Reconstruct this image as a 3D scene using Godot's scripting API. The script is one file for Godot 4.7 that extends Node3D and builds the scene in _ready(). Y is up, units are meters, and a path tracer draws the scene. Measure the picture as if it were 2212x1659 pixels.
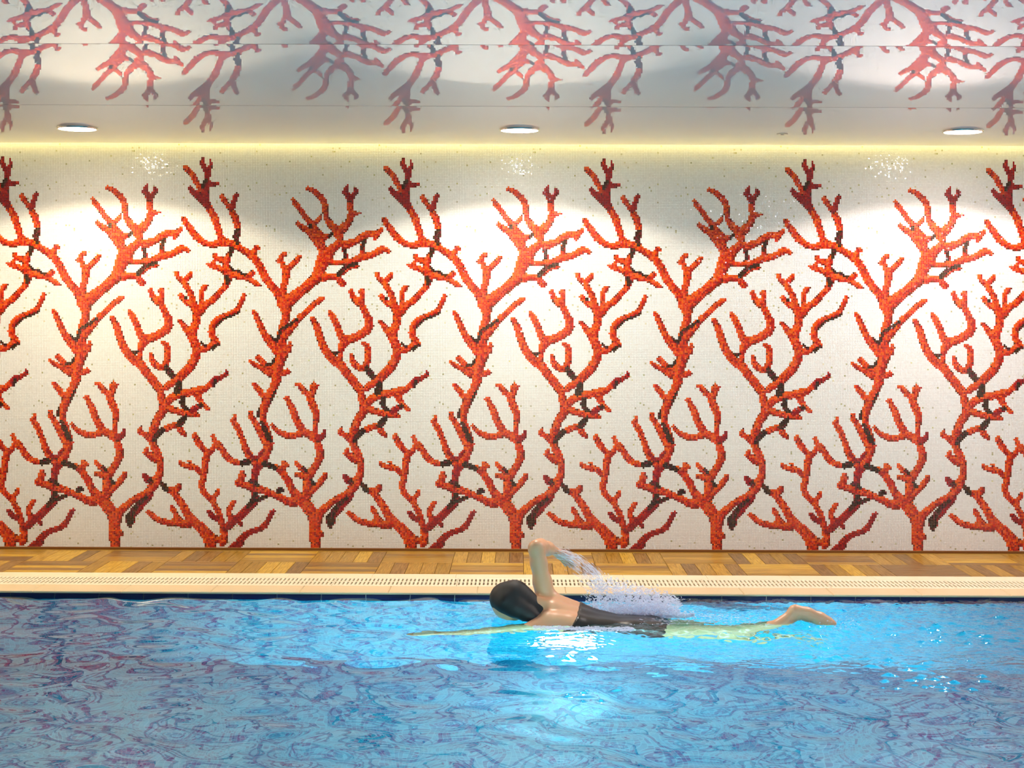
extends Node3D
# An indoor pool: a mosaic wall of red corals, a glossy sagging panel ceiling that mirrors it, a parquet deck with an overflow gutter, and a person swimming front crawl.
# x runs along the wall, y is up from the deck, z comes out of the mosaic wall towards the camera. Metres.

const PITCH := 0.011            # mosaic tile and its joint
const CELL_W := 121             # tiles in one repeat of the coral print
const ROWS := 262
const CEIL := 2.689             # ceiling height
const EYE := Vector3(0.0, 1.537, 10.347)
const FOCAL := 3370.0           # in pixels of the 2212 x 1659 frame
const WATER := -0.026
const EDGE := 1.583             # face of the pool on the wall side
const POOL_END := 9.0
const DEPTH := 1.56
const HALF := 7.2               # half length of the hall
const BACK := 13.0

var M := {}
var used := {}
var rng := RandomNumberGenerator.new()

# ---------------------------------------------------------------- helpers
func tag(o: Node, label := "", category := "", group := "", kind := "") -> Node:
	if label: o.set_meta("label", label)
	if category: o.set_meta("category", category)
	if group: o.set_meta("group", group)
	if kind: o.set_meta("kind", kind)
	return o

func put(called: String, mesh: Mesh, mat: Material, parent: Node = self, at := Vector3.ZERO) -> MeshInstance3D:
	var o := MeshInstance3D.new()
	o.name = called
	o.mesh = mesh
	if mat: o.material_override = mat
	o.position = at
	o.cast_shadow = GeometryInstance3D.SHADOW_CASTING_SETTING_ON
	parent.add_child(o, true)
	return o

func numbered(called: String) -> String:
	var n: int = used.get(called, 0)
	used[called] = n + 1
	return called if n == 0 else "%s_%03d" % [called, n]

func thing(called: String, at: Vector3, label: String, category: String, group := "") -> Node3D:
	var o := Node3D.new()
	o.name = numbered(called)
	add_child(o)
	o.position = at
	tag(o, label, category, group)
	return o

func structure(called: String, mesh: Mesh, mat: Material, at := Vector3.ZERO, label := "") -> MeshInstance3D:
	var o := put(called, mesh, mat, self, at)
	tag(o, label, "", "", "structure")
	return o

func quad(st: SurfaceTool, a: Vector3, b: Vector3, c: Vector3, d: Vector3) -> void:
	# a b c d run clockwise as seen from the front
	for v in [a, b, c, a, c, d]:
		st.add_vertex(v)

# a box from lo to hi with chamfered edges on its upper rim (bevel 0: a plain box)
func block(st: SurfaceTool, lo: Vector3, hi: Vector3, bevel := 0.0) -> void:
	var b := bevel
	var y1 := hi.y
	var y0 := hi.y - b
	var t := [Vector3(lo.x + b, y1, lo.z + b), Vector3(hi.x - b, y1, lo.z + b), Vector3(hi.x - b, y1, hi.z - b), Vector3(lo.x + b, y1, hi.z - b)]
	var m := [Vector3(lo.x, y0, lo.z), Vector3(hi.x, y0, lo.z), Vector3(hi.x, y0, hi.z), Vector3(lo.x, y0, hi.z)]
	var f := [Vector3(lo.x, lo.y, lo.z), Vector3(hi.x, lo.y, lo.z), Vector3(hi.x, lo.y, hi.z), Vector3(lo.x, lo.y, hi.z)]
	quad(st, t[0], t[1], t[2], t[3])
	quad(st, f[3], f[2], f[1], f[0])
	for k in 4:
		var n := (k + 1) % 4
		if b > 0.0:
			quad(st, t[n], t[k], m[k], m[n])
		quad(st, m[n], m[k], f[k], f[n])

func box(lo: Vector3, hi: Vector3, bevel := 0.0) -> ArrayMesh:
	var st := SurfaceTool.new()
	st.begin(Mesh.PRIMITIVE_TRIANGLES)
	st.set_smooth_group(-1)
	block(st, lo, hi, bevel)
	st.generate_normals()
	return st.commit()

# a solid of revolution about y; profile points are (radius, height) from the outside down
func lathe(profile: Array, steps := 48) -> ArrayMesh:
	var st := SurfaceTool.new()
	st.begin(Mesh.PRIMITIVE_TRIANGLES)
	st.set_smooth_group(-1)
	for k in steps:
		var a := TAU * k / steps
		var b := TAU * (k + 1) / steps
		for i in profile.size() - 1:
			var p: Vector2 = profile[i]
			var q: Vector2 = profile[i + 1]
			quad(st, Vector3(p.x * cos(a), p.y, p.x * sin(a)), Vector3(p.x * cos(b), p.y, p.x * sin(b)), Vector3(q.x * cos(b), q.y, q.x * sin(b)), Vector3(q.x * cos(a), q.y, q.x * sin(a)))
	st.generate_normals()
	return st.commit()

func mat(called: String, c: Color, rough := 0.5, spec := 0.5, metal := 0.0) -> StandardMaterial3D:
	var m := StandardMaterial3D.new()
	m.resource_name = called
	m.albedo_color = c
	m.roughness = rough
	m.metallic_specular = spec
	m.metallic = metal
	M[called] = m
	return m

func rgb(r: float, g: float, b: float) -> Color:
	return Color(r / 255.0, g / 255.0, b / 255.0)

func noise_tex(freq: float, seed_: int, ramp: Array, w := 512, h := 512, octaves := 4) -> NoiseTexture2D:
	var n := FastNoiseLite.new()
	n.seed = seed_
	n.noise_type = FastNoiseLite.TYPE_SIMPLEX_SMOOTH
	n.frequency = freq
	n.fractal_octaves = octaves
	var t := NoiseTexture2D.new()
	t.width = w
	t.height = h
	t.seamless = true
	t.noise = n
	var g := Gradient.new()
	var at := PackedFloat32Array()
	var cs := PackedColorArray()
	for p in ramp:
		at.append(p[0])
		cs.append(p[1])
	g.offsets = at
	g.colors = cs
	t.color_ramp = g
	return t

# pixel of the photograph -> direction in the room (the camera turns and rolls a little)
func ray(px: float, py: float) -> Vector3:
	var v := Vector3((px - 1106.0) / FOCAL, -(py - 690.0) / FOCAL, -1.0)
	return (cam_basis() * v).normalized()

func cam_basis() -> Basis:
	return Basis(Vector3.UP, deg_to_rad(0.25)) * Basis(Vector3.BACK, 0.0039)

# where the line of sight through a pixel meets the plane z = depth
func on_plane(px: float, py: float, z: float) -> Vector3:
	var d := ray(px, py)
	return EYE + d * ((z - EYE.z) / d.z)

# ---------------------------------------------------------------- bodies: capsules joined by a smooth minimum, meshed as surface nets
# bones: [ax, ay, az, ra, bx, by, bz, rb]; clothing: cut to the shape of the swimsuit
func body_mesh(bones: Array, cell: float, k: float, grow := 0.0, clothing := false) -> ArrayMesh:
	var lo := Vector3.INF
	var hi := -Vector3.INF
	for b in bones:
		for e in [0, 4]:
			var p := Vector3(b[e], b[e + 1], b[e + 2])
			var r: float = b[e + 3] + grow + k + 3.0 * cell
			lo = lo.min(p - Vector3.ONE * r)
			hi = hi.max(p + Vector3.ONE * r)
	var n := Vector3i(((hi - lo) / cell).ceil()) + Vector3i.ONE * 2
	var sx := 1
	var sy := n.x
	var sz := n.x * n.y
	var f := PackedFloat32Array()
	f.resize(n.x * n.y * n.z)
	f.fill(1.0)
	for b in bones:
		var a := Vector3(b[0], b[1], b[2])
		var c := Vector3(b[4], b[5], b[6])
		var ra: float = b[3] + grow
		var rc: float = b[7] + grow
		var ac := c - a
		var l2 := maxf(ac.length_squared(), 1e-8)
		var reach := maxf(ra, rc) + k + 2.5 * cell
		var i0 := Vector3i(((a.min(c) - Vector3.ONE * reach - lo) / cell).floor()).clamp(Vector3i.ZERO, n - Vector3i.ONE)
		var i1 := Vector3i(((a.max(c) + Vector3.ONE * reach - lo) / cell).ceil()).clamp(Vector3i.ZERO, n - Vector3i.ONE)
		for z in range(i0.z, i1.z + 1):
			for y in range(i0.y, i1.y + 1):
				for x in range(i0.x, i1.x + 1):
					var p := lo + Vector3(x, y, z) * cell
					var t := clampf((p - a).dot(ac) / l2, 0.0, 1.0)
					var d := p.distance_to(a + ac * t) - lerpf(ra, rc, t)
					var at := x + y * sy + z * sz
					var o := f[at]
					var h := maxf(k - absf(o - d), 0.0) / k
					f[at] = minf(o, d) - h * h * k * 0.25
	if clothing:
		for z in n.z:
			for y in n.y:
				for x in n.x:
					var at := x + y * sy + z * sz
					if f[at] < 4.0 * cell:
						f[at] = maxf(f[at], suit_cut(lo + Vector3(x, y, z) * cell))
	var verts := PackedVector3Array()
	var norms := PackedVector3Array()
	var index := PackedInt32Array()
	var ids := {}
	var corner := [0, sx, sy, sx + sy, sz, sx + sz, sy + sz, sx + sy + sz]
	var offs := [Vector3(0, 0, 0), Vector3(1, 0, 0), Vector3(0, 1, 0), Vector3(1, 1, 0), Vector3(0, 0, 1), Vector3(1, 0, 1), Vector3(0, 1, 1), Vector3(1, 1, 1)]
	var edges := [[0, 1], [2, 3], [4, 5], [6, 7], [0, 2], [1, 3], [4, 6], [5, 7], [0, 4], [1, 5], [2, 6], [3, 7]]
	for z in range(1, n.z - 2):
		for y in range(1, n.y - 2):
			for x in range(1, n.x - 2):
				var at := x + y * sy + z * sz
				var v0 := f[at]
				if absf(v0) > 2.5 * cell:
					continue
				var inside := 0
				for q in 8:
					if f[at + corner[q]] < 0.0:
						inside += 1
				if inside == 0 or inside == 8:
					continue
				var sum := Vector3.ZERO
				var cnt := 0
				for e in edges:
					var p: float = f[at + corner[e[0]]]
					var q: float = f[at + corner[e[1]]]
					if (p < 0.0) != (q < 0.0):
						var a0: Vector3 = offs[e[0]]
						var a1: Vector3 = offs[e[1]]
						sum += a0.lerp(a1, p / (p - q))
						cnt += 1
				var g := Vector3(f[at + sx] - f[at - sx] + f[at + 2 * sx] - f[at], f[at + sy] - f[at - sy] + f[at + 2 * sy] - f[at], f[at + sz] - f[at - sz] + f[at + 2 * sz] - f[at])
				ids[at] = verts.size()
				verts.append(lo + (Vector3(x, y, z) + sum / cnt) * cell)
				norms.append(g.normalized())
	for at in ids:
		var here := f[at] < 0.0
		for axis in 3:
			var step: int = [sx, sy, sz][axis]
			if (f[at + step] < 0.0) == here:
				continue
			var u: int = [sy, sz, sx][axis]
			var w: int = [sz, sx, sy][axis]
			if not (ids.has(at - u) and ids.has(at - w) and ids.has(at - u - w)):
				continue
			var q := [ids[at], ids[at - u], ids[at - u - w], ids[at - w]]
			if not here:
				index.append_array(PackedInt32Array([q[0], q[1], q[2], q[0], q[2], q[3]]))
			else:
				index.append_array(PackedInt32Array([q[0], q[2], q[1], q[0], q[3], q[2]]))
	var arr := []
	arr.resize(Mesh.ARRAY_MAX)
	arr[Mesh.ARRAY_VERTEX] = verts
	arr[Mesh.ARRAY_NORMAL] = norms
	arr[Mesh.ARRAY_INDEX] = index
	var m := ArrayMesh.new()
	m.add_surface_from_arrays(Mesh.PRIMITIVE_TRIANGLES, arr)
	return m

func chain(points: Array) -> Array:
	var out := []
	for i in points.size() - 1:
		out.append(points[i] + points[i + 1])
	return out

const EXPOSURE := 1.2
const LAMP_SPOT := 3.0
const LAMP_AREA := 1.6
const NEAR_SPOT := 2.4
const NEAR_AREA := 5.4
const COVE := 2.7
const POOL_LAMP := 0.55
const POOL_NEAR := 80.0
const POOL_SIDE := 6.0
const POOL_GLOW := 24.0
const SWELL := 1.3

# the coral print, traced from one repeat: kind (r red, m maroon, d dark), then x, y and half-width of each point of a branch, in pixels of the photograph
const CORAL := [
["r",833.5,361,2.5,834,364,5,840,371,5,849,378,5.5,854,389,5.5,860,399,5.5,864,408,5,868,416,7],
["m",844,408,4.5,850,416,6,860,422,8,868,430,9,877,440,8],
["m",888.3,347,1.7,888,357,2.4,887,364,3.5,882,372,5],
["m",872,344.5,2.8,871,350,4.7,871,358,4.7,876,366,4.5,881,375,6.3,881,387,5.2,880,396,5.5,878,408,7.5,874,420,9,876,434,8.5,881,446,7.5],
["r",881,446,7.5,889,458,6.5,895,468,7.2,899,478,7.5,902,488,6.5,905,497,6.8,907,504,6.5,909,513,5.5,914,520,6.5,922,525,8,935,530,7.5,948,536,7,960,543,7,972,550,7.5,981,557,8,988,566,7.5,995,577,7.5,1001,590,8,1007,602,8.5,1014,612,8,1023,622,8,1032,633,9,1041,643,11],
["m",882,397,6,890,399,5,897,399,4,904,398.5,1.8],
["d",878,391,4,875,399,4,871,405,3],
["r",913.5,426,4.8,916,432,4.8,923,442,4.8,931,452,5.5,936,461,6.2,941,471,6.8,944,481,6.5,947,492,6.3,948,500,5.5],
["m",943,423,4.5,942,431,4.8,938,438,4.5,937,447,4.3,932,452,5],
["d",948,500,5,945.5,505,7,943.5,514,6.5,945,521,4,947,526,3.5],
["d",933,540,6,932,546,5,930,554,3],
["r",827,474,3,832,478,6,836,486,5.5,843,494,6,850,503,7,857,513,7,866,521,6,875,526,6,888,530.5,5.8,900,529,7,910,526,7,918,528,7],
["r",936,523,4,942,527,4],
["r",981,552,4.5,984,541,4,986,536,4.5,991,537,3.2,995,540,1.5],
["r",931,546,4,926,555,5,922,563,7,922,572,6.5,922,582,8,924,592,9,926,602,8,925,610,7,921,618,6,914,627,6,906,635,6,898,644,6.5,889,652,6.5,881,658,7,873,665,8,866,672,9],
["d",921,598,3.5,925,604,4.5,925,611,4],
["r",898,553,4.5,900,559,5.5,907,562,5,915,564,6],
["r",882,572,2.5,888,575,5,895,578,5,905,580.5,5,915,584,6.5],
["r",896,566,4,892,574,5],
["r",930,588,6,938,594,7,948,599,7,958,600,5.5,966,600,6,974,596,5,978,590,4.5,982,592.5,2.5],
["r",966,602,5,975,606,5,981,611,5.5,988,615,5.5,994,618,3],
["d",929,577,1.6,937,586,1.8,947,587,2,955,592,2,963,595,2],
["r",815.5,591,4,816.5,599,4.5,823,605,5,830,609,6,836,621,6,843,632,5.8,848,643,6,851,655,6,856,664,7],
["r",846,590,3,844,596,4.5,838,603,5,832,609,5],
["r",823,640,4,828,646,6,836,653,6,845,659,6,855,665,6],
["d",834,644,3.2],
["r",880,618,2.2,876,621,4.5,870,629,5,868,638,4.5,868,648,4,870,657,4,868,665,6],
["r",961,639,3.5,958,646,4.5,953,656,4.5,950,664,4.5,944,671,5,934,677,4.5,922,682,5,910,687,5.5,900,693,6,895,701,6.5,891,710,7,890,719,7,893,728,6.5,897,738,8,903,741,5,908,742,2.5],
["r",897,742,7,888,750,7,880,754,6.5,870,757,7],
["d",952,674,1.8,940,682,1.8,925,687,1.8,912,694,1.8,904,701,1.8,901,708,1.8],
["d",905,746,2.2,897,750,3.2,892,755,2.8],
["r",820,694,3.5,827,701,5,834,711,6,841,720,7.5,848,730,9,853,741,9,857,752,9,858,762,9,855,773,9,850,785,9,842,796,9.5,832,806,9,820,818,8.5,808,827,8,797,834,7,789,840,6],
["r",857,671,10,859,682,9,857.5,693,8.5,855,704,8.5,850,715,9,849,726,9],
["d",868,741,2,874,748,2,879,749.5,2],
["r",981,674,4,986,684,5,991,696,5.5,998,710,6,1004,722,6.5,1010,733,7,1018,744,7,1026,752,8,1033,762,9],
["r",1129,647,5,1121,652,5.5,1112,659,5.5,1103,668,6,1094,676,6,1085,684,6,1077,693,6.5,1068,702,7,1060,712,8,1052,722,8,1044,733,8],
["r",1041,645,12,1047,656,15,1051,668,11,1051,680,8,1050,690,8,1047,700,9,1044,710,8,1041,720,8,1039,732,9,1039,745,12,1042,755,14,1042,765,14,1040,775,12,1036,785,12,1030,797,12,1031,808,12,1030,820,11,1027.5,830,8.5,1025,838,8.5,1019,850,9,1013,862,9.5,1007,873,9,1003,885,8.5,1001,897,8,1000,907,6,1004,916,5.5,1008,926,6,1012,938,6,1016,950,6.5,1014,960,10,1012,970,10,1009,979,9,1005,988,9,1000,997,10,992,1005,11,988,1012,9],
["d",1074,692,2.4,1063,701,2.6,1053,706,3.5,1046,711,3],
["d",1040,712,1.8,1036,726,2.4,1031,739,2.6,1024,733,2,1018,727,1.6],
["r",1053,752,5,1060,748,5,1060,742,2],
["r",1055,758,7],
["r",1043,809,6,1052,806,5,1056,805,4.5,1055,801,2.5],
["r",991,774,5,998,780,5.5,1003,787,5.5,1011,794,6,1020,799,7],
["r",974,782,2.5,979,786,4.5,987,791,5,996,796,5,1006,802,6,1016,808,8],
["d",1008,791,1.8,1015,789,2.2,1021,786,2.6,1026,778,2.2],
["r",983,833,4.5,987,840,5.5,994,846,5.5,999,853,5.5,1006,860,6],
["r",975,893,3.5,976,901,5.5,982,911,5.5,988,921,6,993,931,6.5,998,941,6.5,1004,951,7,1010,961,8],
["r",942.5,898,2.8,940,905,5,933,910,3,938,912,5,943,921,6,948,930,5.5,953,941,6,957,952,6,961,963,6.5,965,974,7,971,985,8,977,994,8,986,1001,9],
["d",999,914,3,1005,927,4.5,1010,938,4.3,1014,948,5,1018,953,3.5],
["d",1029,845,1.8,1021,860,2.2,1017,872,1.8],
["d",993.5,884,1.8,991,892,1.8,991,900,1.8],
["m",969,976,2.8,975,985,3.6,981,991,4,988,992,3,995,985,3.6,1000,976,3.6],
["m",988,1012,9,986,1020,8,983,1030,6.5,981,1040,7,985,1048,5],
["d",975,1042,4,984,1046,3.8,991,1050,3],
["d",1004,1004,6,1012,1006,5.5,1020,1009,5.5,1027,1012,4.5],
["d",970,1000,5.8,962,1001,5.8,956,1003,5.5],
["r",854,939,4,855,945,5.5,860,954,6.5,866,964,6.5,873,972,6,879,977,6.5,882,985,6],
["r",893,944,4.5,896,951,4,898,960,4.5,894,969,5,888,977,6,881,984,6.5],
["r",896,951,3.5,900,957,5,907,964,6,913,973,6,919,983,6.5,926,991,6.5,935,998,6,945,1001,5.5,955,1002,5.5],
["r",895,967,4,905,968,5],
["r",879,988,7.5,877,998,7,877,1006,6.5,876,1015,6,874,1024,6.5,872,1034,6.8,870,1043,6.5,869,1053,6.5,872,1062,6,879,1071,6,886,1077,6,893,1083,7,896,1092,5.5,901,1100,6,905,1108,6,908,1118,7,911,1128,6.5,914,1138,6,917,1146,7.5,918,1156,7.5,917,1166,8,915,1174,7.5,911,1180,3],
["r",823,1000,4,826,1005,5,834,1008,4.5,843,1009,6.5,852,1011,6,860,1016,5.5,867,1021,6],
["r",841,998,2,845,999,3],
["r",904,1061,4.5,902,1068,5,897,1074,5,893,1080,5],
["m",884,1107,3.5,888,1113,6,894,1119,6,902,1122,5],
["r",938,1086,4,934,1092,5,929,1100,5,928,1110,5,931,1120,5.5,933,1127,6],
["m",918,1143,6,926,1138,8,934,1130,8.5,943,1123,8,951,1117,7.5,959,1110,7.5,968,1102,7.5,976,1094,7.5,982,1086,8,985,1077,7.5,984,1069,6],
["d",984,1070,5,981,1080,5.5,975,1089,4.5,969,1096,3.5],
["d",989,1083,3.5,999,1078,3.8,1008,1075,4],
["m",952,1131,4,953,1137,3],
["r",956,1021,3.5,956,1029,7,955,1038,6,947,1044,5.5],
["r",946,1045,6,956,1048,6.5,967,1052,7,978,1056,8,990,1059,8,1002,1061,7.5,1012,1065,7,1022,1069,7,1032,1074,7,1043,1079,7.5,1053,1084,8,1063,1087,9,1073,1085,10,1084,1080,12],
["d",1036,1063,5,1040,1056,3,1043,1062,3.5],
["r",1115,1195,9.8,1115,1180,9.8,1114,1170,10.5,1114,1160,11,1114,1150,11,1114,1140,11,1115,1130,13,1113,1120,14,1107,1110,12,1100,1100,12,1093,1090,13,1085,1082,13],
["r",1123,1154,7,1127,1156,5.5],
["r",1080,1078,9,1072,1070,8.5,1065,1060,7.5,1060,1050,7,1056,1041,7.5,1050,1032,7,1044,1024,7,1037,1017,7,1028,1011,6],
["r",1047,1000,4,1049,1006,6.5,1045,1013,6,1039,1016,5,1041,1021,6],
["r",1049,1006,5,1056,1007,2.5],
["r",1090,1078,11,1097,1068,11,1098,1057,11,1098,1047,9.5,1098,1038,9,1101,1030,8,1106,1022,8,1112,1013,7.5,1118,1004,7.5,1122,995,8,1125,985,8,1125,976,7,1121,966,7.5,1119,957,7,1113,950,7,1109,945,9,1103,941,8,1094,937,8,1086,933,9],
["r",1073,1002,4.5,1078,1008,5,1084,1014,5.5,1092,1018,5,1098,1022,6],
["r",1073,1027,4,1080,1028,5,1088,1031,6.5,1096,1035,8],
["d",1088,1013,3.2,1095,1018,3.4],
["d",1106,1040,2.4,1110,1047,3,1114,1047,2.6],
["r",1136,1029,5.5,1131,1036,6,1126,1043,6,1120,1050,6,1113,1057,6.5,1106,1064,7],
["m",1134,932,2.5,1133,938,4.5,1129,945,6,1122,950,7],
["r",1113,938,6,1114,928,4.8,1115,917,4.8,1117,906,6.5,1116,895,7,1112,884,7.5,1107,873,8,1104,863,8,1101,857,6.5],
["r",1097,853,6,1090,847,5.5,1085,839,5.5,1080,834,5,1074,831.5,3],
["r",1107,856,5,1109,848,6,1111,838,7.5,1112,831,4],
["r",1112,836,5,1121,834,2],
["r",1054,862,5,1057,870,5.5,1062,880,6.5,1067,890,7,1070,900,7,1074,910,7,1080,920,7,1085,928,8,1089,935,9],
["r",1049,862,1.8,1054,862,3],
["r",1021.5,920,3.5,1025,926,4.5,1033,933,5.5,1042,938,6,1052,942,6.5,1062,943,6,1072,942,6,1080,940,7],
["r",1118,1118,12,1126,1108,9,1134,1100,8,1143,1093,7,1152,1086,6.5,1160,1081,6.5,1169,1076,6.5,1179,1071,7,1188,1064,7.5,1194,1057,9,1201,1048,10,1206,1039,9.5,1210,1030,7.5,1213,1020,6.5,1213,1010,7,1211.5,1000,8],
["m",1147,1137,5,1149,1128,8,1152,1117,8,1161,1107,7.5,1169,1098,7,1177,1088,7,1186,1080,6,1192,1074,5],
["d",1147,1138,5,1146,1130,7.5,1146,1120,7,1152,1110,6,1158,1101,5.5,1165,1093,4.5,1174,1085,4,1183,1078,3.4],
["r",1107,690,4.5,1112,696,5.5,1117,706,6.5,1121,717,7,1124,728,7.5,1127,739,7.5,1132,750,8,1138,761,8.5,1146,770,9,1155,778,9.5,1163,786,9,1170,792,9,1177,800,9,1185,810,8.5,1192,820,8.5,1200,830,9,1206,838,9,1212,846,9,1214.5,856,7,1215,866,7,1218,878,8,1219,888,8.5,1214,897,9,1208,906,8.5,1203,916,8.5,1200,926,8.5,1197,936,9,1194,947,8,1196,956,8,1198,966,7.5,1203,976,7.5,1207,986,8.5,1210,996,8.5],
["r",1146,677,4.5,1150,684,6,1156,692,6.5,1160,702,6.5,1164,712,6.5,1168,722,7,1173,731,8,1178,738,9,1176,742,9,1172,751,8,1169,760,6,1169,770,5.5,1166,779,6,1162,786,8],
["d",1151,762,2,1157,766,3.6,1162,764,3],
["r",1183,737,9,1195,733,8.5,1206,728,8.5,1217,722,9,1226,714,9,1231,704,9,1231,694,8,1226,684,7,1222,675,6.5,1217,666,6.5,1213,658,7,1208,650,7],
["r",1191.5,631,5,1194,639,5,1200,648,6,1206,655,7],
["r",1216,630,4.5,1217,637,4.5,1216,644,4.5,1213,652,6],
["r",1211,633,3,1216,632,4],
["r",1216,743,2,1222,745,4,1226,750,5.5,1229,757,6,1229,766,6,1229,776,6,1226,785,6.5,1221,793,6,1214,798,6,1205,794,6,1198,786,6,1194,778,5.5,1193,771,5],
["d",1226,797,5.5,1230,804,6.3,1235,811,7,1239,815,6],
["m",922,804,2.6,921,811,4.5,915,815,4,907,818,5,900,820,6,894,826,6.5],
["r",894,826,6.5,888,832,6,880,838,6,873,843,6,864,845,8,856,846,8,845,849,8,832,851,8,820,854,8,808,859,8,798,866,8,789,876,8],
["d",899,825,3.4,895,834,3],
["d",820,831,7,818.5,840,7,815,848,6],
["r",858,852,8,862,861,7,866,869,5.5,872,876,5.5,879,882,4.5,884,886,3],
["r",861,899,3,856,897.5,5,845,895.5,6,832,893,6.5,820,891,6.2,808,888,6.5,798,884,7],
["m",848,888,6,857,883,5.5,866,878,5],
["d",861,876,2.6,868,878,2.8],
["d",828,862,5,826,870,5,829,879,5,836,885,3.5],
["d",834,902,4,829,907,6.5,824,914,6.5,819,919,5.5],
["r",817,920,6.5,806,922,6,796,926,6,786,930,6],
["d",784,931,5.5,776,937,5.5,771,944,5,767,951,4.5],
["r",817,922,6,822,929,6,828,936,5,833,941,4],
["r",1170,929,4.5,1169,935,5.5,1175,940,5.5,1183,944,6,1190,950,7],
["r",1184,975,4,1181,981,5.5,1187,986,6.5,1195,991,7.5,1204,995,8],
["m",744,1028,4.5,748,1034,6,754,1040,6,758,1043,5],
["d",758,1037,3.4,756,1041,3],
["d",783,1046,3.6,787,1052,5.5,792,1058,5],
["r",798,1060,6.5,808,1063,8,813,1072,7,819,1080,7,825,1089,7.5,831,1099,7.5,836,1109,8,841,1118,9,848,1126,9,858,1134,10,867,1142,11,876,1151,12,883,1161,13,887,1172,12.5,887,1195,12],
["r",812,1062,7,818,1055,6.5,821,1051,5],
["r",753,1107,4,758,1112,5,766,1119,5.5,775,1125,6,785,1129,6.5,797,1131,6,808,1130,7,818,1131,8,830,1133,8.5,842,1132,9],
["r",804,1096,3.5,807,1102,5,812,1109,5,815,1118,5.5,820,1126,7],
["r",890,1163,9,903,1168,7,912,1167,8],
["m",926,1190,5,940,1183,8,950,1176,9,956,1164,7.5,965,1155.5,6,976,1150,5.5,988,1147,5.5,998,1143,6,1006,1136,6,1012,1127,5,1016,1118,4.5,1020,1110,4.5,1024,1105.5,3],
["m",938,1195,9,954,1195,9],
["r",1047,657,14,1064,646,13,1076,637,11,1087,628,10.5,1098,619,10,1109,609,11,1118,600,12,1122,588,11.5,1127,576,13,1132,564,15,1135,553,14.5,1137,547,13],
["r",1034,565,4.5,1040,562,5,1043,553,5,1048,551,5.5],
["r",1041,565,5,1044,575,5,1050,583,6,1052,594,7,1050,604,7,1048,614,6.5,1046,624,6.5,1044,634,8],
["r",1080,556,4,1077,561,5,1072,567,5.5,1065,573,5.5,1058,579,6,1053,585,6],
["r",1131,548,11,1128,538,8,1127,528,9,1126,520,9],
["r",1066.5,433,3.5,1070,440,5,1077,448,5,1084,457,5,1090,467,5,1097,476,5.5,1104,483,6,1110,491,6,1117,498,6,1123,505,6,1127,513,6,1127,522,7],
["r",1125.5,469,3.5,1123,475,4,1119,480,4,1112,484,4],
["r",1077,483,4,1079,488,5,1086,493,5.5,1094,497,6,1101,503,6.5,1108,511,7,1114,518,7.5,1120,526,8,1125,534,8],
["r",1127,520,7,1135,513,7,1142,511,5],
["d",1103,489,2.6,1104,494,2],
["d",1149,506,3.4,1145,513,3],
["r",1099,409,4.5,1105,411,5,1112,414,5,1119,420,5.5,1126,427,6,1132,436,6,1135,446,6,1136,456,6,1137,466,5,1139,474,6,1144,482,7,1151,490,7,1158,497,8,1163,505,8.5,1167,513,7.5,1168,520,6.5],
["m",1184,404,2.5,1181,410,5,1179,417,5.5,1184,423,6,1189,430,7],
["r",1189,430,7,1191,438,6.5,1191,447,6,1191,456,6,1193,463,7,1191,470,7,1188,478,6.5,1183,486,7.5,1176,493,9,1168,500,9.5,1163,506,9],
["m",1202,410,3.5,1201,417,4.5,1196,424,5.5,1191,429,6],
["r",1196,462,6,1202,463,4.5,1209,462,2.5,1214,460.5,1.3],
["r",1167,512,7,1168,520,6,1166,527,8,1158,534,9,1150,541,9.5,1145,550,9,1143,560,7],
["r",1170,527,8,1180,530,9,1190,527,7.5,1200,524,6,1209,518,7,1219,511,7,1229,506,7,1240,507,7,1248,506,7,1254,501,5,1257,497,3.5],
["r",1245,511,6,1244,518,3.5],
["r",1143,567,6,1155,568,5,1167,568,4.5,1178,568,6,1190,567,6.5,1200,564,6,1208,560,7,1217,556,8,1226,555,7,1236,553,6.5,1245,548,6.5,1253.5,543,7,1261,539,6.5,1269,543,4.8,1274,544.5,3],
["r",1261.5,534,3],
["r",1135,600,10,1143,599,6,1152,600,6.5,1160,600,7,1165,604,6.5,1170,610,7,1174,615,6.5],
["r",1162,597,5,1170,592,5.5,1178,585,5,1190,578,4.5,1204,576,4.5],
["d",1163,596,3.4,1169,589,4.2,1176,582,4.2,1186,577,3.4,1196,573,3.4,1204,570,3.4],
["r",1177,541,4,1179,550,4,1181,558,4],
["d",1177,541,3,1178,550,3,1180,557,3],
["r",1216,533,4,1216,545,3.4,1216,552,5],
["d",1222,521,3,1218,528,3.6,1216,535,3.4,1216,541,2],
["r",1222,876,8,1231,867,8]
]

# ---------------------------------------------------------------- the mosaic: one colour for each tile of the repeating print
func pick(list: Array) -> Color:
	var c: Color = list[rng.randi() % list.size()]
	var k := rng.randf_range(0.9, 1.1)
	return Color(c.r * k, c.g * k, c.b * k).srgb_to_linear()

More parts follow.
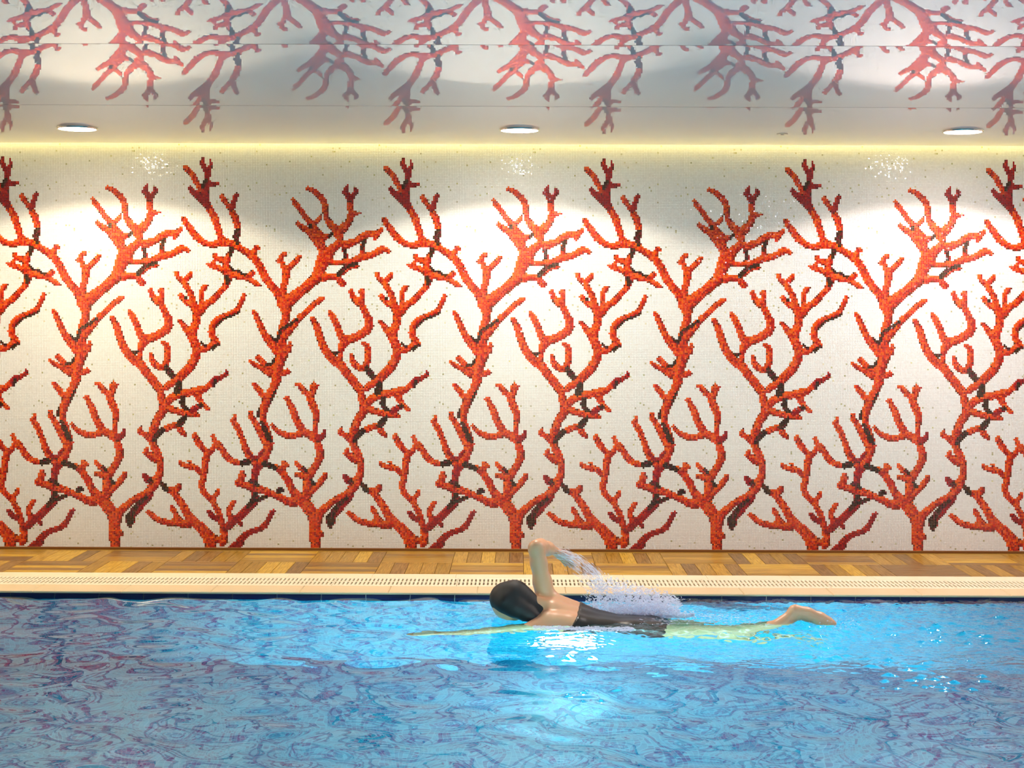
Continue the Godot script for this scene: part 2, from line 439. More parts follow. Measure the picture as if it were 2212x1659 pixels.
func coral_cell() -> PackedColorArray:
	var kind := PackedByteArray()
	kind.resize(CELL_W * ROWS)
	var best := PackedFloat32Array()
	best.resize(CELL_W * ROWS)
	best.fill(9.0)
	var side := PackedFloat32Array()
	side.resize(CELL_W * ROWS)
	var scale := 10.347 / FOCAL      # metres on the wall for each pixel
	for s in CORAL:
		var rank: int = {"r": 1, "m": 2, "d": 3}[s[0]]
		var pts := []
		for i in range(1, s.size(), 3):
			var w := on_plane(s[i], s[i + 1], 0.0)
			pts.append(Vector3(w.x, w.y, (s[i + 2] + 0.85) * scale))
		if pts.size() == 1:
			pts.append(pts[0] + Vector3(0.0001, 0, 0))
		for i in pts.size() - 1:
			var a: Vector3 = pts[i]
			var b: Vector3 = pts[i + 1]
			var reach := maxf(a.z, b.z) + PITCH
			var ab := Vector2(b.x - a.x, b.y - a.y)
			for r in range(maxi(0, floori((minf(a.y, b.y) - reach) / PITCH)), mini(ROWS - 1, floori((maxf(a.y, b.y) + reach) / PITCH)) + 1):
				for c in range(floori((minf(a.x, b.x) - reach) / PITCH), floori((maxf(a.x, b.x) + reach) / PITCH) + 1):
					var p := Vector2((c + 0.5) * PITCH - a.x, (r + 0.5) * PITCH - a.y)
					var t := clampf(p.dot(ab) / ab.length_squared(), 0.0, 1.0)
					var off := p - ab * t
					var rad := lerpf(a.z, b.z, t)
					var d := off.length() / rad
					var at := posmod(c, CELL_W) + r * CELL_W
					if d < 1.0 and (rank > kind[at] or (rank == kind[at] and d < best[at])):
						kind[at] = rank
						best[at] = d
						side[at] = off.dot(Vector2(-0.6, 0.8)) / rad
	var out := PackedColorArray()
	out.resize(CELL_W * ROWS)
	rng.seed = 7
	for r in ROWS:
		for c in CELL_W:
			var at := c + r * CELL_W
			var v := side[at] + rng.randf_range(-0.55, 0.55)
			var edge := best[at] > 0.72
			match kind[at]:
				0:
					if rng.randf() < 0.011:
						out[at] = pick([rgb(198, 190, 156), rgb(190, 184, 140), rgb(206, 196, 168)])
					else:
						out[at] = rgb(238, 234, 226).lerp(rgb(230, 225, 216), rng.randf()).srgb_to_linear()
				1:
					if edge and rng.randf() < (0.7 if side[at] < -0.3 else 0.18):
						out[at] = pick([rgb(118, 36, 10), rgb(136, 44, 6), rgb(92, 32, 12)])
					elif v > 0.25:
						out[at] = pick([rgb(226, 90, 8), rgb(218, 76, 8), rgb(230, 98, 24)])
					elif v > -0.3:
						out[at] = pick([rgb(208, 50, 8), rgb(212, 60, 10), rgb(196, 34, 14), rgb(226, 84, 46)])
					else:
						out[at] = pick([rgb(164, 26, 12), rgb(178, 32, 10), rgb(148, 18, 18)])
				2:
					if v > 0.5:
						out[at] = pick([rgb(196, 54, 20), rgb(188, 40, 26)])
					elif edge and rng.randf() < 0.35:
						out[at] = pick([rgb(96, 34, 14), rgb(80, 26, 16)])
					else:
						out[at] = pick([rgb(146, 24, 24), rgb(160, 28, 24), rgb(132, 18, 26)])
				3:
					out[at] = pick([rgb(62, 36, 14), rgb(54, 26, 18), rgb(48, 30, 16), rgb(74, 40, 12), rgb(108, 30, 34)])
	return out

func mosaic_wall() -> void:
	var wall := structure("wall_back", box(Vector3(-HALF - 0.2, -0.2, -0.3), Vector3(HALF + 0.2, CEIL + 0.3, 0.0)), M.grout, Vector3.ZERO, "white mosaic wall with a repeating red coral print")
	var st := SurfaceTool.new()
	st.begin(Mesh.PRIMITIVE_TRIANGLES)
	st.set_smooth_group(-1)
	var h := 0.0052
	var b := 0.0007
	var z := 0.0018
	var t := [Vector3(-h + b, h - b, z), Vector3(h - b, h - b, z), Vector3(h - b, -h + b, z), Vector3(-h + b, -h + b, z)]
	var f := [Vector3(-h, h, 0), Vector3(h, h, 0), Vector3(h, -h, 0), Vector3(-h, -h, 0)]
	quad(st, t[0], t[1], t[2], t[3])
	for k in 4:
		var n := (k + 1) % 4
		quad(st, t[n], t[k], f[k], f[n])
	st.generate_normals()
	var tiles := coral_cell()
	var first := -380
	var count := 760
	var mm := MultiMesh.new()
	mm.transform_format = MultiMesh.TRANSFORM_3D
	mm.use_colors = true
	mm.mesh = st.commit()
	mm.instance_count = count * ROWS
	rng.seed = 11
	var i := 0
	for r in ROWS:
		for c in count:
			var col := first + c
			var tilt := 0.026
			var basis := Basis(Vector3.RIGHT, rng.randfn(0.0, tilt)) * Basis(Vector3.UP, rng.randfn(0.0, tilt))
			mm.set_instance_transform(i, Transform3D(basis, Vector3((col + 0.5) * PITCH, (r + 0.5) * PITCH, 0.0006)))
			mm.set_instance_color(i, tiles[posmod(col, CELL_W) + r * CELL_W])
			i += 1
	var o := MultiMeshInstance3D.new()
	o.name = "mosaic_tile"
	o.multimesh = mm
	o.material_override = M.tile
	wall.add_child(o, true)
	tag(o, "small square glass tiles in cream, red, orange and brown", "", "", "stuff")

# ---------------------------------------------------------------- deck, gutter and pool edge
func deck() -> void:
	var floor_ := structure("floor", box(Vector3(-HALF - 0.2, -0.3, -0.1), Vector3(HALF + 0.2, -0.012, 0.95)), M.joint, Vector3.ZERO, "poolside deck of wooden parquet squares beneath the mosaic wall")
	# parquet: squares of five slats, turned by a quarter from one square to the next
	var size := 0.45
	var slat := size / 5.0
	var shapes := []
	for k in 3:
		shapes.append(box(Vector3(-size / 2 + 0.0012, -0.012, -slat / 2 + 0.0012), Vector3(size / 2 - 0.0012, 0.0, slat / 2 - 0.0012), 0.0016))
	rng.seed = 21
	for row in 2:
		for s in range(-9, 9):
			var cx := -0.415 + size * (s + 0.5)
			var cz := 0.05 + size * (row + 0.5)
			var lengthwise := (s + row) % 2 != 0
			for k in 5:
				var off := (k - 2) * slat
				var o := put("plank", shapes[k % 3], M.wood[rng.randi() % M.wood.size()], floor_, Vector3(cx, rng.randf_range(-0.0006, 0.0), cz) + (Vector3(0, 0, off) if lengthwise else Vector3(off, 0, 0)))
				if not lengthwise:
					o.rotation.y = PI / 2
				elif rng.randf() < 0.5:
					o.rotation.y = PI
	structure("baseboard_back", box(Vector3(-HALF, -0.012, 0.0), Vector3(HALF, 0.0165, 0.012), 0.002), M.skirting, Vector3.ZERO, "low dark wooden skirting strip below the mosaic")
	structure("trim_1", box(Vector3(-HALF, -0.012, 0.014), Vector3(HALF, 0.0, 0.0485), 0.001), M.wood[2], Vector3.ZERO, "narrow wooden border strip along the parquet")
	# overflow gutter: cream edging, slotted grates, coping with a navy face
	var edge := structure("floor_pool_edge", box(Vector3(-HALF, -0.5, 1.37), Vector3(HALF, -0.012, EDGE - 0.012)), M.grout, Vector3.ZERO, "cream overflow gutter and coping along the pool")
	put("gutter_trough", box(Vector3(-HALF, -0.5, 0.95), Vector3(HALF, -0.09, 1.37)), M.trough, edge)
	var tile := box(Vector3(-0.2495, -0.05, 0.951), Vector3(0.2495, 0.001, 1.098), 0.0015)
	for k in range(-7, 8):
		put("edging_tile", tile, M.cream, edge, Vector3(-0.12 + 0.5 * k, 0, 0))
	# a grate: two rows of slots between three long bars
	var st := SurfaceTool.new()
	st.begin(Mesh.PRIMITIVE_TRIANGLES)
	st.set_smooth_group(-1)
	for bar in [[1.1, 1.118], [1.208, 1.232], [1.322, 1.369]]:
		block(st, Vector3(-0.359, -0.022, bar[0]), Vector3(0.359, 0.0, bar[1]), 0.001)
	for k in 31:
		var x := -0.36 + 0.024 * k
		for gap in [[1.118, 1.208], [1.232, 1.322]]:
			block(st, Vector3(maxf(x - 0.007, -0.359), -0.022, gap[0]), Vector3(minf(x + 0.007, 0.359), -0.0004, gap[1]))
	st.generate_normals()
	var grate := st.commit()
	for k in range(-5, 6):
		put("gutter_grate", grate, M.plastic, edge, Vector3(0.006 + 0.72 * k, 0, 0))
	put("gutter_shelf", box(Vector3(-HALF, -0.09, 1.095), Vector3(HALF, -0.05, 1.1)), M.cream, edge)
	put("gutter_shelf", box(Vector3(-HALF, -0.09, 1.3695), Vector3(HALF, -0.012, 1.3715)), M.cream, edge)
	var cope := box(Vector3(-0.2492, -0.012, 1.3705), Vector3(0.2492, 0.0, EDGE), 0.004)
	var navy := box(Vector3(-0.1236, -0.125, EDGE - 0.012), Vector3(0.1236, -0.0125, EDGE), 0.001)
	for k in range(-9, 9):
		put("coping_tile", cope, M.coping, edge, Vector3(0.021 + 0.5 * k, 0, 0))
	for k in range(-16, 17):
		put("navy_tile", navy, M.navy, edge, Vector3(-0.229 + 0.25 * k, 0, 0))
	# the far sides of the deck, out of the picture
	structure("floor_near", box(Vector3(-HALF - 0.2, -0.5, POOL_END), Vector3(HALF + 0.2, 0.0, BACK)), M.cream, Vector3.ZERO, "cream deck on the far side of the pool")

func pool_shell() -> void:
	var low := WATER - DEPTH
	structure("wall_pool_far", box(Vector3(-HALF, low - 0.2, EDGE - 0.2), Vector3(HALF, -0.125, EDGE)), M.pool, Vector3.ZERO, "turquoise tiled pool wall below the coping")
	structure("wall_pool_near", box(Vector3(-HALF, low - 0.2, POOL_END), Vector3(HALF, -0.5, POOL_END + 0.2)), M.pool)
	put("lining", box(Vector3(-HALF, -0.5, POOL_END - 0.012), Vector3(HALF, -0.01, POOL_END)), M.pool, get_node("wall_pool_near"))
	structure("floor_pool", box(Vector3(-HALF, low - 0.2, EDGE), Vector3(HALF, low, POOL_END)), M.pool, Vector3.ZERO, "turquoise tiled floor of the pool")
	structure("wall_pool_west", box(Vector3(-HALF - 0.2, low - 0.2, EDGE), Vector3(-HALF, 0.0, POOL_END)), M.pool)
	structure("wall_pool_east", box(Vector3(HALF, low - 0.2, EDGE), Vector3(HALF + 0.2, 0.0, POOL_END)), M.pool)

func hall() -> void:
	structure("wall_west", box(Vector3(-HALF - 0.4, -0.5, -0.1), Vector3(-HALF - 0.2, CEIL + 0.3, BACK)), M.paint)
	structure("wall_east", box(Vector3(HALF + 0.2, -0.5, -0.1), Vector3(HALF + 0.4, CEIL + 0.3, BACK)), M.paint)
	structure("wall_front", box(Vector3(-HALF - 0.4, -0.5, BACK), Vector3(HALF + 0.4, CEIL + 0.3, BACK + 0.2)), M.paint)
	var slab := structure("ceiling", box(Vector3(-HALF - 0.4, CEIL + 0.16, -0.3), Vector3(HALF + 0.4, CEIL + 0.36, BACK + 0.2)), M.paint, Vector3.ZERO, "glossy white ceiling of wide panels that mirror the corals")
	# lacquered panels 1.9 m wide, each of which sags a few millimetres between its joints
	var ends := [0.085, 1.91, 3.8, 5.69, 7.58, 9.47, 11.36, BACK]
	for k in ends.size() - 1:
		var z0: float = ends[k] + (0.0 if k == 0 else 0.003)
		var z1: float = ends[k + 1] - 0.003
		put("ceiling_panel", panel(z0, z1, 0.55 if k == 0 else 1.0), M.lacquer, slab)

func panel(z0: float, z1: float, share: float) -> ArrayMesh:
	var nx := 36
	var nz := 40
	var v := PackedVector3Array()
	var n := PackedVector3Array()
	var idx := PackedInt32Array()
	for j in nz + 1:
		for i in nx + 1:
			var x := lerpf(-HALF - 0.2, HALF + 0.2, float(i) / nx)
			var u := 2.0 * j / nz - 1.0
			var z := lerpf(z0, z1, float(j) / nz)
			var slope := clampf(0.0105 + 0.0017 * x, 0.004, 0.018) * share
			var half := (z1 - z0) / 2.0
			v.append(Vector3(x, CEIL - slope * half / 2.0 * (1.0 - u * u), z))
			n.append(Vector3(0, -1, slope * u).normalized())
	for j in nz:
		for i in nx:
			var a := i + j * (nx + 1)
			var c := a + nx + 1
			idx.append_array(PackedInt32Array([a, c + 1, a + 1, a, c, c + 1]))
	# the upper side and the rims, 12 mm thick
	var base := v.size()
	for j in [0, nz]:
		for i in nx + 1:
			var p := v[i + j * (nx + 1)]
			v.append(p); n.append(Vector3(0, 0, -1 if j == 0 else 1))
			v.append(p + Vector3(0, 0.012, 0)); n.append(Vector3(0, 0, -1 if j == 0 else 1))
	for e in 2:
		for i in nx:
			var a := base + e * 2 * (nx + 1) + 2 * i
			var q := [a, a + 1, a + 3, a, a + 3, a + 2] if e == 0 else [a, a + 3, a + 1, a, a + 2, a + 3]
			idx.append_array(PackedInt32Array(q))
	var top := v.size()
	for p in [Vector3(-HALF - 0.2, CEIL + 0.012, z0), Vector3(HALF + 0.2, CEIL + 0.012, z0), Vector3(HALF + 0.2, CEIL + 0.012, z1), Vector3(-HALF - 0.2, CEIL + 0.012, z1)]:
		v.append(p); n.append(Vector3.UP)
	idx.append_array(PackedInt32Array([top, top + 1, top + 2, top, top + 2, top + 3]))
	var arr := []
	arr.resize(Mesh.ARRAY_MAX)
	arr[Mesh.ARRAY_VERTEX] = v
	arr[Mesh.ARRAY_NORMAL] = n
	arr[Mesh.ARRAY_INDEX] = idx
	var m := ArrayMesh.new()
	m.add_surface_from_arrays(Mesh.PRIMITIVE_TRIANGLES, arr)
	return m

# ---------------------------------------------------------------- lamps
func downlights() -> void:
	var ring := lathe([Vector2(0.121, 0.004), Vector2(0.122, -0.004), Vector2(0.120, -0.010), Vector2(0.116, -0.0125), Vector2(0.112, -0.0115), Vector2(0.111, -0.004)])
	var lens := lathe([Vector2(0.1115, -0.0105), Vector2(0.1, -0.0125), Vector2(0.06, -0.0135), Vector2(0.0001, -0.014)])
	for row in [[0.94, LAMP_SPOT, LAMP_AREA, Color(1.0, 0.955, 0.90)], [8.1, NEAR_SPOT, NEAR_AREA, Color(0.93, 0.92, 1.0)]]:
		for k in range(-2 if row[0] < 2.0 else 0, 3):
			var label := "round recessed downlight with chrome ring near the coral wall, away from the swimmer"
			if row[0] > 2.0:
				label = "round recessed downlight with chrome ring in the ceiling over the opposite deck"
			elif k == 0:
				label = "round recessed downlight with chrome ring in the ceiling above the swimmer"
			var t := thing("downlight", Vector3(2.67 * k, CEIL - 0.0035, row[0]), label, "downlight", "ceiling downlights")
			put("ring", ring, M.chrome, t)
			put("lens", lens, M.lamp, t)
			var s := SpotLight3D.new()
			s.name = "downlight_beam"
			var tone: Color = row[3]
			if row[0] < 2.0 and k != 0:
				tone = Color(1.0, 0.93, 0.82) if k < 0 else Color(1.0, 0.94, 0.93)
			s.light_color = tone
			s.light_energy = row[1]
			s.spot_angle = 72.0
			s.spot_angle_attenuation = 0.16
			s.spot_range = 20.0
			s.spot_attenuation = 2.0
			s.light_size = 0.06
			s.shadow_enabled = true
			t.add_child(s)
			s.position = Vector3(0, -0.03, 0)
			s.rotation.x = -PI / 2
			var a := AreaLight3D.new()
			a.name = "downlight_glow"
			a.light_color = tone
			a.light_energy = row[2]
			a.area_size = Vector2(0.19, 0.19)
			a.area_range = 20.0
			a.area_attenuation = 2.0
			a.shadow_enabled = true
			t.add_child(a)
			a.position = Vector3(0, -0.024, 0)
			a.rotation.x = -PI / 2

func ceiling_cap() -> void:
	var t := thing("sprinkler_cap", Vector3(1.617, CEIL - 0.003, 0.742), "small round white cap flush in the glossy ceiling between two downlights", "cap")
	put("plate", lathe([Vector2(0.034, 0.002), Vector2(0.033, -0.003), Vector2(0.028, -0.005), Vector2(0.0001, -0.006)], 32), M.plastic, t)
	put("button", lathe([Vector2(0.012, -0.004), Vector2(0.011, -0.009), Vector2(0.0001, -0.010)], 24), M.chrome, t)

func cove() -> void:
	var t := thing("cove_light_strip", Vector3(0, CEIL + 0.075, 0.04), "yellow light strip hidden in the gap between ceiling and mosaic", "light strip")
	put("channel", box(Vector3(-HALF, 0.004, -0.012), Vector3(HALF, 0.03, 0.012), 0.001), M.paint, t)
	put("led_tape", box(Vector3(-HALF, 0.0, -0.006), Vector3(HALF, 0.004, 0.006)), M.led, t)
	var a := AreaLight3D.new()
	a.name = "cove_glow"
	a.light_color = Color(1.0, 0.92, 0.60)
	a.light_energy = COVE
	a.area_size = Vector2(2.0 * HALF, 0.012)
	a.area_range = 20.0
	a.area_attenuation = 2.0
	a.shadow_enabled = true
	t.add_child(a)
	a.position = Vector3(0, -0.003, 0)
	a.rotation.x = -PI / 2

func pool_lights() -> void:
	var ring := lathe([Vector2(0.185, 0.0), Vector2(0.187, 0.012), Vector2(0.18, 0.02), Vector2(0.168, 0.02), Vector2(0.165, 0.012)])
	var lens := lathe([Vector2(0.165, 0.012), Vector2(0.13, 0.024), Vector2(0.06, 0.031), Vector2(0.0001, 0.033)])
	for p in [[0.275, EDGE, 0.0, POOL_LAMP, 80.0], [0.45, POOL_END - 0.012, PI, POOL_NEAR, 22.0], [-3.0, POOL_END - 0.012, PI, POOL_SIDE, 70.0], [3.9, POOL_END - 0.012, PI, POOL_SIDE, 70.0]]:
		var label := "round white underwater light in the pool wall opposite the mosaic"
		if p[1] < 3.0:
			label = "round white underwater light glowing below the swimmer"
		var t := thing("pool_light", Vector3(p[0], WATER - 0.98, p[1]), label, "pool light", "underwater pool lights")
		t.rotation.y = p[2]
		for q in [put("ring", ring, M.chrome, t), put("lens", lens, M.pool_lamp, t)]:
			q.rotation.x = PI / 2
		var s := SpotLight3D.new()
		s.name = "pool_light_beam"
		s.light_color = Color(0.93, 1.0, 1.0)
		s.light_energy = p[3]
		s.spot_angle = p[4]
		s.spot_angle_attenuation = 1.0
		s.spot_range = 20.0
		s.spot_attenuation = 2.0
		s.light_size = 0.08
		s.shadow_enabled = true
		t.add_child(s)
		s.position = Vector3(0, 0, 0.05)
		s.rotation.y = PI

# ---------------------------------------------------------------- water
var swell := []
var rough_noise := FastNoiseLite.new()
var broad_noise := FastNoiseLite.new()

func water_height(x: float, z: float) -> float:
	var h := 0.0
	var nx := broad_noise.get_noise_2d(x * 1.0, z * 1.0)
	var wx := x + 0.06 * nx
	var wz := z + 0.06 * broad_noise.get_noise_2d(x + 31.0, z - 17.0)
	for w in swell:
		h += w[3] * sin(w[0] * wx + w[1] * wz + w[2])
	# calm on the still side, lively behind the swimmer
	var lively := smoothstep(-0.4, 1.9, x) * (1.0 - smoothstep(2.9, 3.9, z))
	var near := exp(-pow((z - 2.33) / 0.5, 2.0)) * smoothstep(-0.5, 0.2, x) * (1.0 - smoothstep(1.5, 2.2, x))
	h *= 1.0 - 0.35 * near
	h += (0.0 + 0.0038 * lively + 0.0042 * near) * rough_noise.get_noise_2d(x * 1.0, z * 1.9)
	h += (0.0 + 0.0015 * lively + 0.0020 * near) * rough_noise.get_noise_2d(x * 2.7 + 9.0, z * 4.2)
	# steep wavelets in scattered patches of the wake
	var patch := smoothstep(0.0, 0.45, broad_noise.get_noise_2d(x * 1.4 + 50.0, z * 2.6)) * smoothstep(0.7, 1.6, x) * (1.0 - smoothstep(2.9, 3.6, z))
	if patch + near > 0.02:
		h += (0.0048 * patch + 0.0014 * near) * rough_noise.get_noise_2d(x * 3.6 + 70.0, z * 5.0)
	# the wave that runs along with the body, and the hollow before it
	h += 0.022 * exp(-pow((z - 2.36) / 0.24, 2.0)) * smoothstep(-0.35, 0.1, x) * (1.0 - smoothstep(1.2, 2.1, x))
	h -= 0.008 * exp(-pow((z - 2.9) / 0.25, 2.0)) * smoothstep(-0.5, 0.1, x) * (1.0 - smoothstep(1.2, 2.2, x))
	h += 0.020 * exp(-(pow((x + 0.14) / 0.08, 2.0) + pow((z - 2.32) / 0.16, 2.0)))
	var fade := minf(minf(smoothstep(0.0, 0.3, x + 3.75), smoothstep(0.0, 0.3, 3.75 - x)), smoothstep(0.0, 0.4, 5.58 - z))
	return h * fade

func water() -> void:
	rng.seed = 5
	for k in 20:
		var lam := lerpf(0.17, 0.5, pow(rng.randf(), 1.2))
		var ang := rng.randf_range(0, TAU)
		var q := TAU / lam
		swell.append([q * cos(ang), q * sin(ang), rng.randf_range(0, TAU), 0.0125 * SWELL / q])
	rough_noise.seed = 3
	rough_noise.noise_type = FastNoiseLite.TYPE_SIMPLEX_SMOOTH
	rough_noise.frequency = 9.0
	rough_noise.fractal_octaves = 2
	broad_noise.seed = 4
	broad_noise.noise_type = FastNoiseLite.TYPE_SIMPLEX_SMOOTH
	broad_noise.frequency = 1.6
	broad_noise.fractal_octaves = 2
	var c := 0.009
	var x0 := -3.75
	var nx := 834
	var nz := 446
	var v := PackedVector3Array()
	v.resize((nx + 1) * (nz + 1))
	for j in nz + 1:
		for i in nx + 1:
			var x := x0 + c * i
			var z := EDGE + c * j
			v[i + j * (nx + 1)] = Vector3(x, WATER + water_height(x, z), z)
	# single sharp wavelets of the wake, where the photograph shows glints
	for s in [[1440, 1540, 1368, 1380, 14], [1556, 1660, 1368, 1388, 26], [1730, 1830, 1392, 1428, 22], [1860, 2010, 1412, 1452, 26], [1990, 2160, 1346, 1392, 30], [1900, 2140, 1452, 1496, 26], [1660, 2200, 1305, 1400, 70], [1180, 1330, 1395, 1430, 12], [1225, 1350, 1486, 1522, 10]]:
		for k in s[4]:
			var d := ray(rng.randf_range(s[0], s[1]), rng.randf_range(s[2], s[3]))
			var at := EYE + d * ((WATER - EYE.y) / d.y)
			var sx := rng.randf_range(0.012, 0.034)
			var sz := rng.randf_range(0.011, 0.015)
			var tall := sz * rng.randf_range(0.5, 0.85)
			var skew := rng.randf_range(-0.3, 0.3)
			for j in range(maxi(0, int((at.z - 0.05 - EDGE) / c)), mini(nz, int((at.z + 0.05 - EDGE) / c)) + 1):
				for i in range(maxi(0, int((at.x - 0.1 - x0) / c)), mini(nx, int((at.x + 0.1 - x0) / c)) + 1):
					var p := v[i + j * (nx + 1)]
					var ux := (p.x - at.x) / sx
					var uz := (p.z - at.z - skew * (p.x - at.x)) / sz
					p.y += tall * exp(-ux * ux - uz * uz)
					v[i + j * (nx + 1)] = p
	var n := PackedVector3Array()
	n.resize(v.size())
	for j in nz + 1:
		for i in nx + 1:
			var l := v[maxi(i - 1, 0) + j * (nx + 1)]
			var r := v[mini(i + 1, nx) + j * (nx + 1)]
			var a := v[i + maxi(j - 1, 0) * (nx + 1)]
			var b := v[i + mini(j + 1, nz) * (nx + 1)]
			n[i + j * (nx + 1)] = (b - a).cross(r - l).normalized()
	var idx := PackedInt32Array()
	for j in nz:
		for i in nx:
			var p := i + j * (nx + 1)
			var q := p + nx + 1
			idx.append_array(PackedInt32Array([p, p + 1, q + 1, p, q + 1, q]))
	var x1 := x0 + c * nx
	var z1 := EDGE + c * nz
	for r in [[-HALF, x0, EDGE, z1], [x1, HALF, EDGE, z1], [-HALF, HALF, z1, POOL_END - 0.012]]:
		var b := v.size()
		for p in [Vector3(r[0], WATER, r[2]), Vector3(r[1], WATER, r[2]), Vector3(r[1], WATER, r[3]), Vector3(r[0], WATER, r[3])]:
			v.append(p)
			n.append(Vector3.UP)
		idx.append_array(PackedInt32Array([b, b + 1, b + 2, b, b + 2, b + 3]))
	var arr := []
	arr.resize(Mesh.ARRAY_MAX)
	arr[Mesh.ARRAY_VERTEX] = v
	arr[Mesh.ARRAY_NORMAL] = n
	arr[Mesh.ARRAY_INDEX] = idx
	var m := ArrayMesh.new()
	m.add_surface_from_arrays(Mesh.PRIMITIVE_TRIANGLES, arr)
	tag(put("pool_water", m, M.water), "clear rippled turquoise water filling the swimming pool", "water", "", "stuff")

# ---------------------------------------------------------------- the swimmer
func finger_set(wrist: Vector3, along: Vector3, across: Vector3, palm_dir: Vector3, curl: float) -> Array:
	# palm and five fingers; along: towards the fingertips, across: towards the thumb, palm_dir: the side the fingers bend to
	var out := []
	for k in 4:
		var knuckle := wrist + along * 0.082 + across * (0.030 - 0.020 * k) - palm_dir * 0.002
		out.append([wrist.x + across.x * (0.012 - 0.008 * k), wrist.y + across.y * (0.012 - 0.008 * k), wrist.z + across.z * (0.012 - 0.008 * k), 0.016, knuckle.x, knuckle.y, knuckle.z, 0.0115])
		var p := knuckle
		var lengths: Array = [[0.040, 0.024, 0.020], [0.045, 0.028, 0.021], [0.042, 0.026, 0.020], [0.033, 0.020, 0.018]][k]
		var dir := along
		var rad := 0.0092
		for j in 3:
			dir = (dir + palm_dir * curl).normalized()
			var q: Vector3 = p + dir * lengths[j]
			out.append([p.x, p.y, p.z, rad, q.x, q.y, q.z, rad - 0.0009])
			p = q
			rad -= 0.0009
	var t0 := wrist + along * 0.018 + across * 0.018
	var t1 := t0 + (along * 0.6 + across * 0.8).normalized() * 0.042
	var t2 := t1 + (along * 0.85 + across * 0.5 + palm_dir * curl).normalized() * 0.032
	var t3 := t2 + (along * 0.95 + across * 0.25 + palm_dir * curl).normalized() * 0.024
	for s in [[t0, 0.014, t1, 0.0115], [t1, 0.0112, t2, 0.0098], [t2, 0.0098, t3, 0.0082]]:
		out.append([s[0].x, s[0].y, s[0].z, s[1], s[2].x, s[2].y, s[2].z, s[3]])
	return out

func suit_cut(p: Vector3) -> float:
	return maxf(0.305 - p.x + 0.7 * (p.y - 0.04), p.x - 0.80 + 0.35 * absf(p.z - 2.31))

